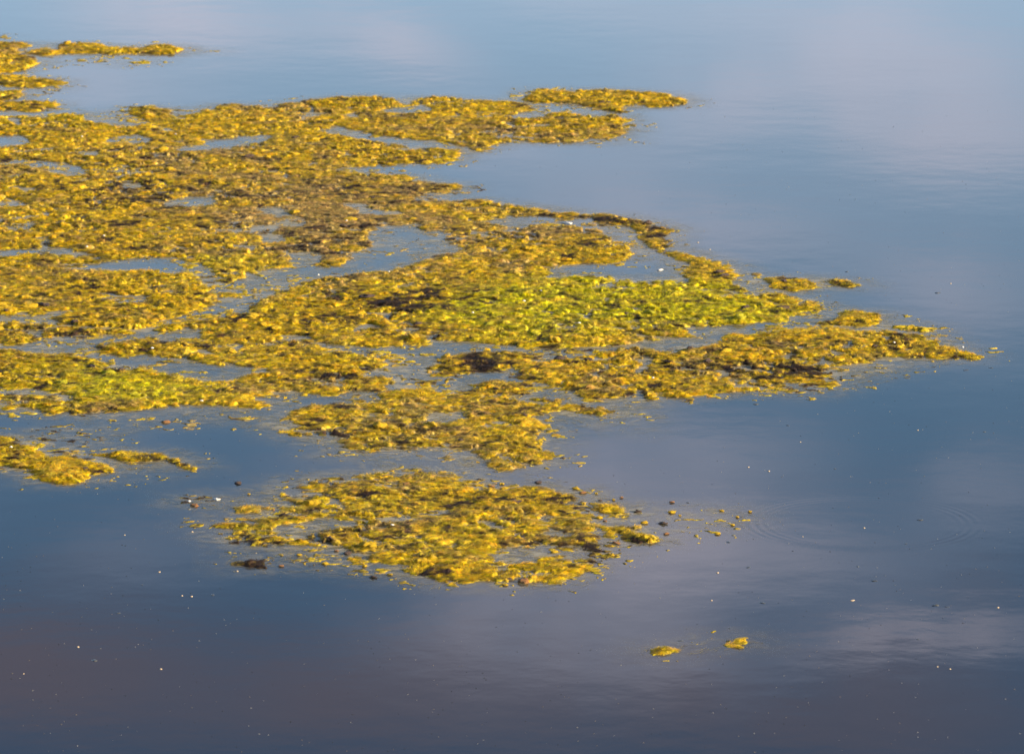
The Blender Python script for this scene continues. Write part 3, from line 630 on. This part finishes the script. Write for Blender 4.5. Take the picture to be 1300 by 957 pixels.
for px, py in ((687, 374), (665, 387), (735, 415), (829, 485), (600, 402), (104, 178), (223, 175), (440, 285), (132, 304), (110, 318), (14, 573), (240, 642), (404, 354), (494, 350), (256, 514), (193, 447), (1135, 440), (1222, 446), (498, 672)):
    bit('white_bit', px, py - 1, .0032, WHT, f'tiny white bit lying on {NEAR[nearest(*at(px, py))]}', 'fluff', 'tiny white bits on the algae', (1.2, 1, .9)).location.z = .010
for px, py in ((950, 593), (325, 702), (301, 725), (1206, 849), (1190, 846), (1267, 771), (1097, 670), (886, 308), (1207, 360), (901, 317), (976, 598), (1019, 681), (903, 762), (202, 726), (158, 679), (244, 675), (231, 756), (204, 849), (30, 855), (99, 821), (1016, 561), (1165, 546), (911, 727), (243, 757), (904, 336), (823, 166)):
    bit('seed_husk', px, py, random.uniform(.0019, .0034), HUSK, f"tiny pale husk on {'the lower left water' if px < 500 else 'the upper right water' if py < 400 else 'the lower right water' if py > 640 else 'the water right of the middle mat'}", 'husk', 'pale husks on the open water', (1.1, 1, .8))
for px, py in ((1168, 660), (873, 638), (302, 614), (232, 570), (1060, 595), (1150, 690), (950, 720), (1089, 719), (968, 765), (1188, 768), (1202, 770), (925, 688), (1110, 737), (1165, 811), (864, 813), (150, 778), (120, 838), (345, 708), (270, 755), (180, 742), (500, 298), (530, 305), (520, 292), (800, 280), (1075, 345), (1190, 372), (960, 513), (1000, 540), (1250, 548), (1258, 467), (1226, 470), (1186, 466)):
    bit('fleck', px, py, random.uniform(.0025, .005), random.choice(FLK), f"small dark wet fleck on {'the pool between mats' if px < 900 and py < 400 else 'open water at the lower left' if px < 560 else 'open water at the lower right' if py > 620 else 'open water by the spearhead tip' if py > 440 else 'open water at the upper right'}", 'fleck', 'dark flecks on the open water', (1.8, 1.2, .8))
# the finest specks, past counting
pts = []
for _ in range(2200):
    px = random.uniform(-166, 1360); py = random.uniform(130, 955)
    if px < 900 and py < 560 and random.random() < .6: continue
    pts.append((*at(px, py), random.uniform(.0007, .0017) * (1.25 if random.random() < .1 else 1)))
pts = np.array(pts); base = np.array([(math.cos(t), math.sin(t) * .8, 0) for t in np.linspace(0, 2 * math.pi, 6, endpoint=False)] + [(0, 0, .6)])
V = (pts[:, None, 2:3] * base[None] * np.array([1.3, 1.3, 1])).reshape(-1, 3); V[:, 0] += np.repeat(pts[:, 0], 7); V[:, 1] += np.repeat(pts[:, 1], 7)
k = np.arange(len(pts))[:, None, None] * 7; tri = np.array([[t, (t + 1) % 6, 6] for t in range(6)])
F = (k + tri[None]).reshape(-1, 3)
tone = rng.random(len(pts)); cs = np.where(tone[:, None] < .4, np.array([[.05, .05, .045]]), np.where(tone[:, None] < .75, np.array([[.30, .25, .2]]), np.array([[.5, .47, .42]])))
cs = np.repeat(np.concatenate([cs, np.ones((len(pts), 1))], 1), 7, 0)
sp = link('specks', fast_mesh('specks', V, F, cs), M_STRAND); tag(sp, 'fine specks of dust and pollen scattered over the open water', 'specks', kind='stuff')
print('done', time.time() - T0)
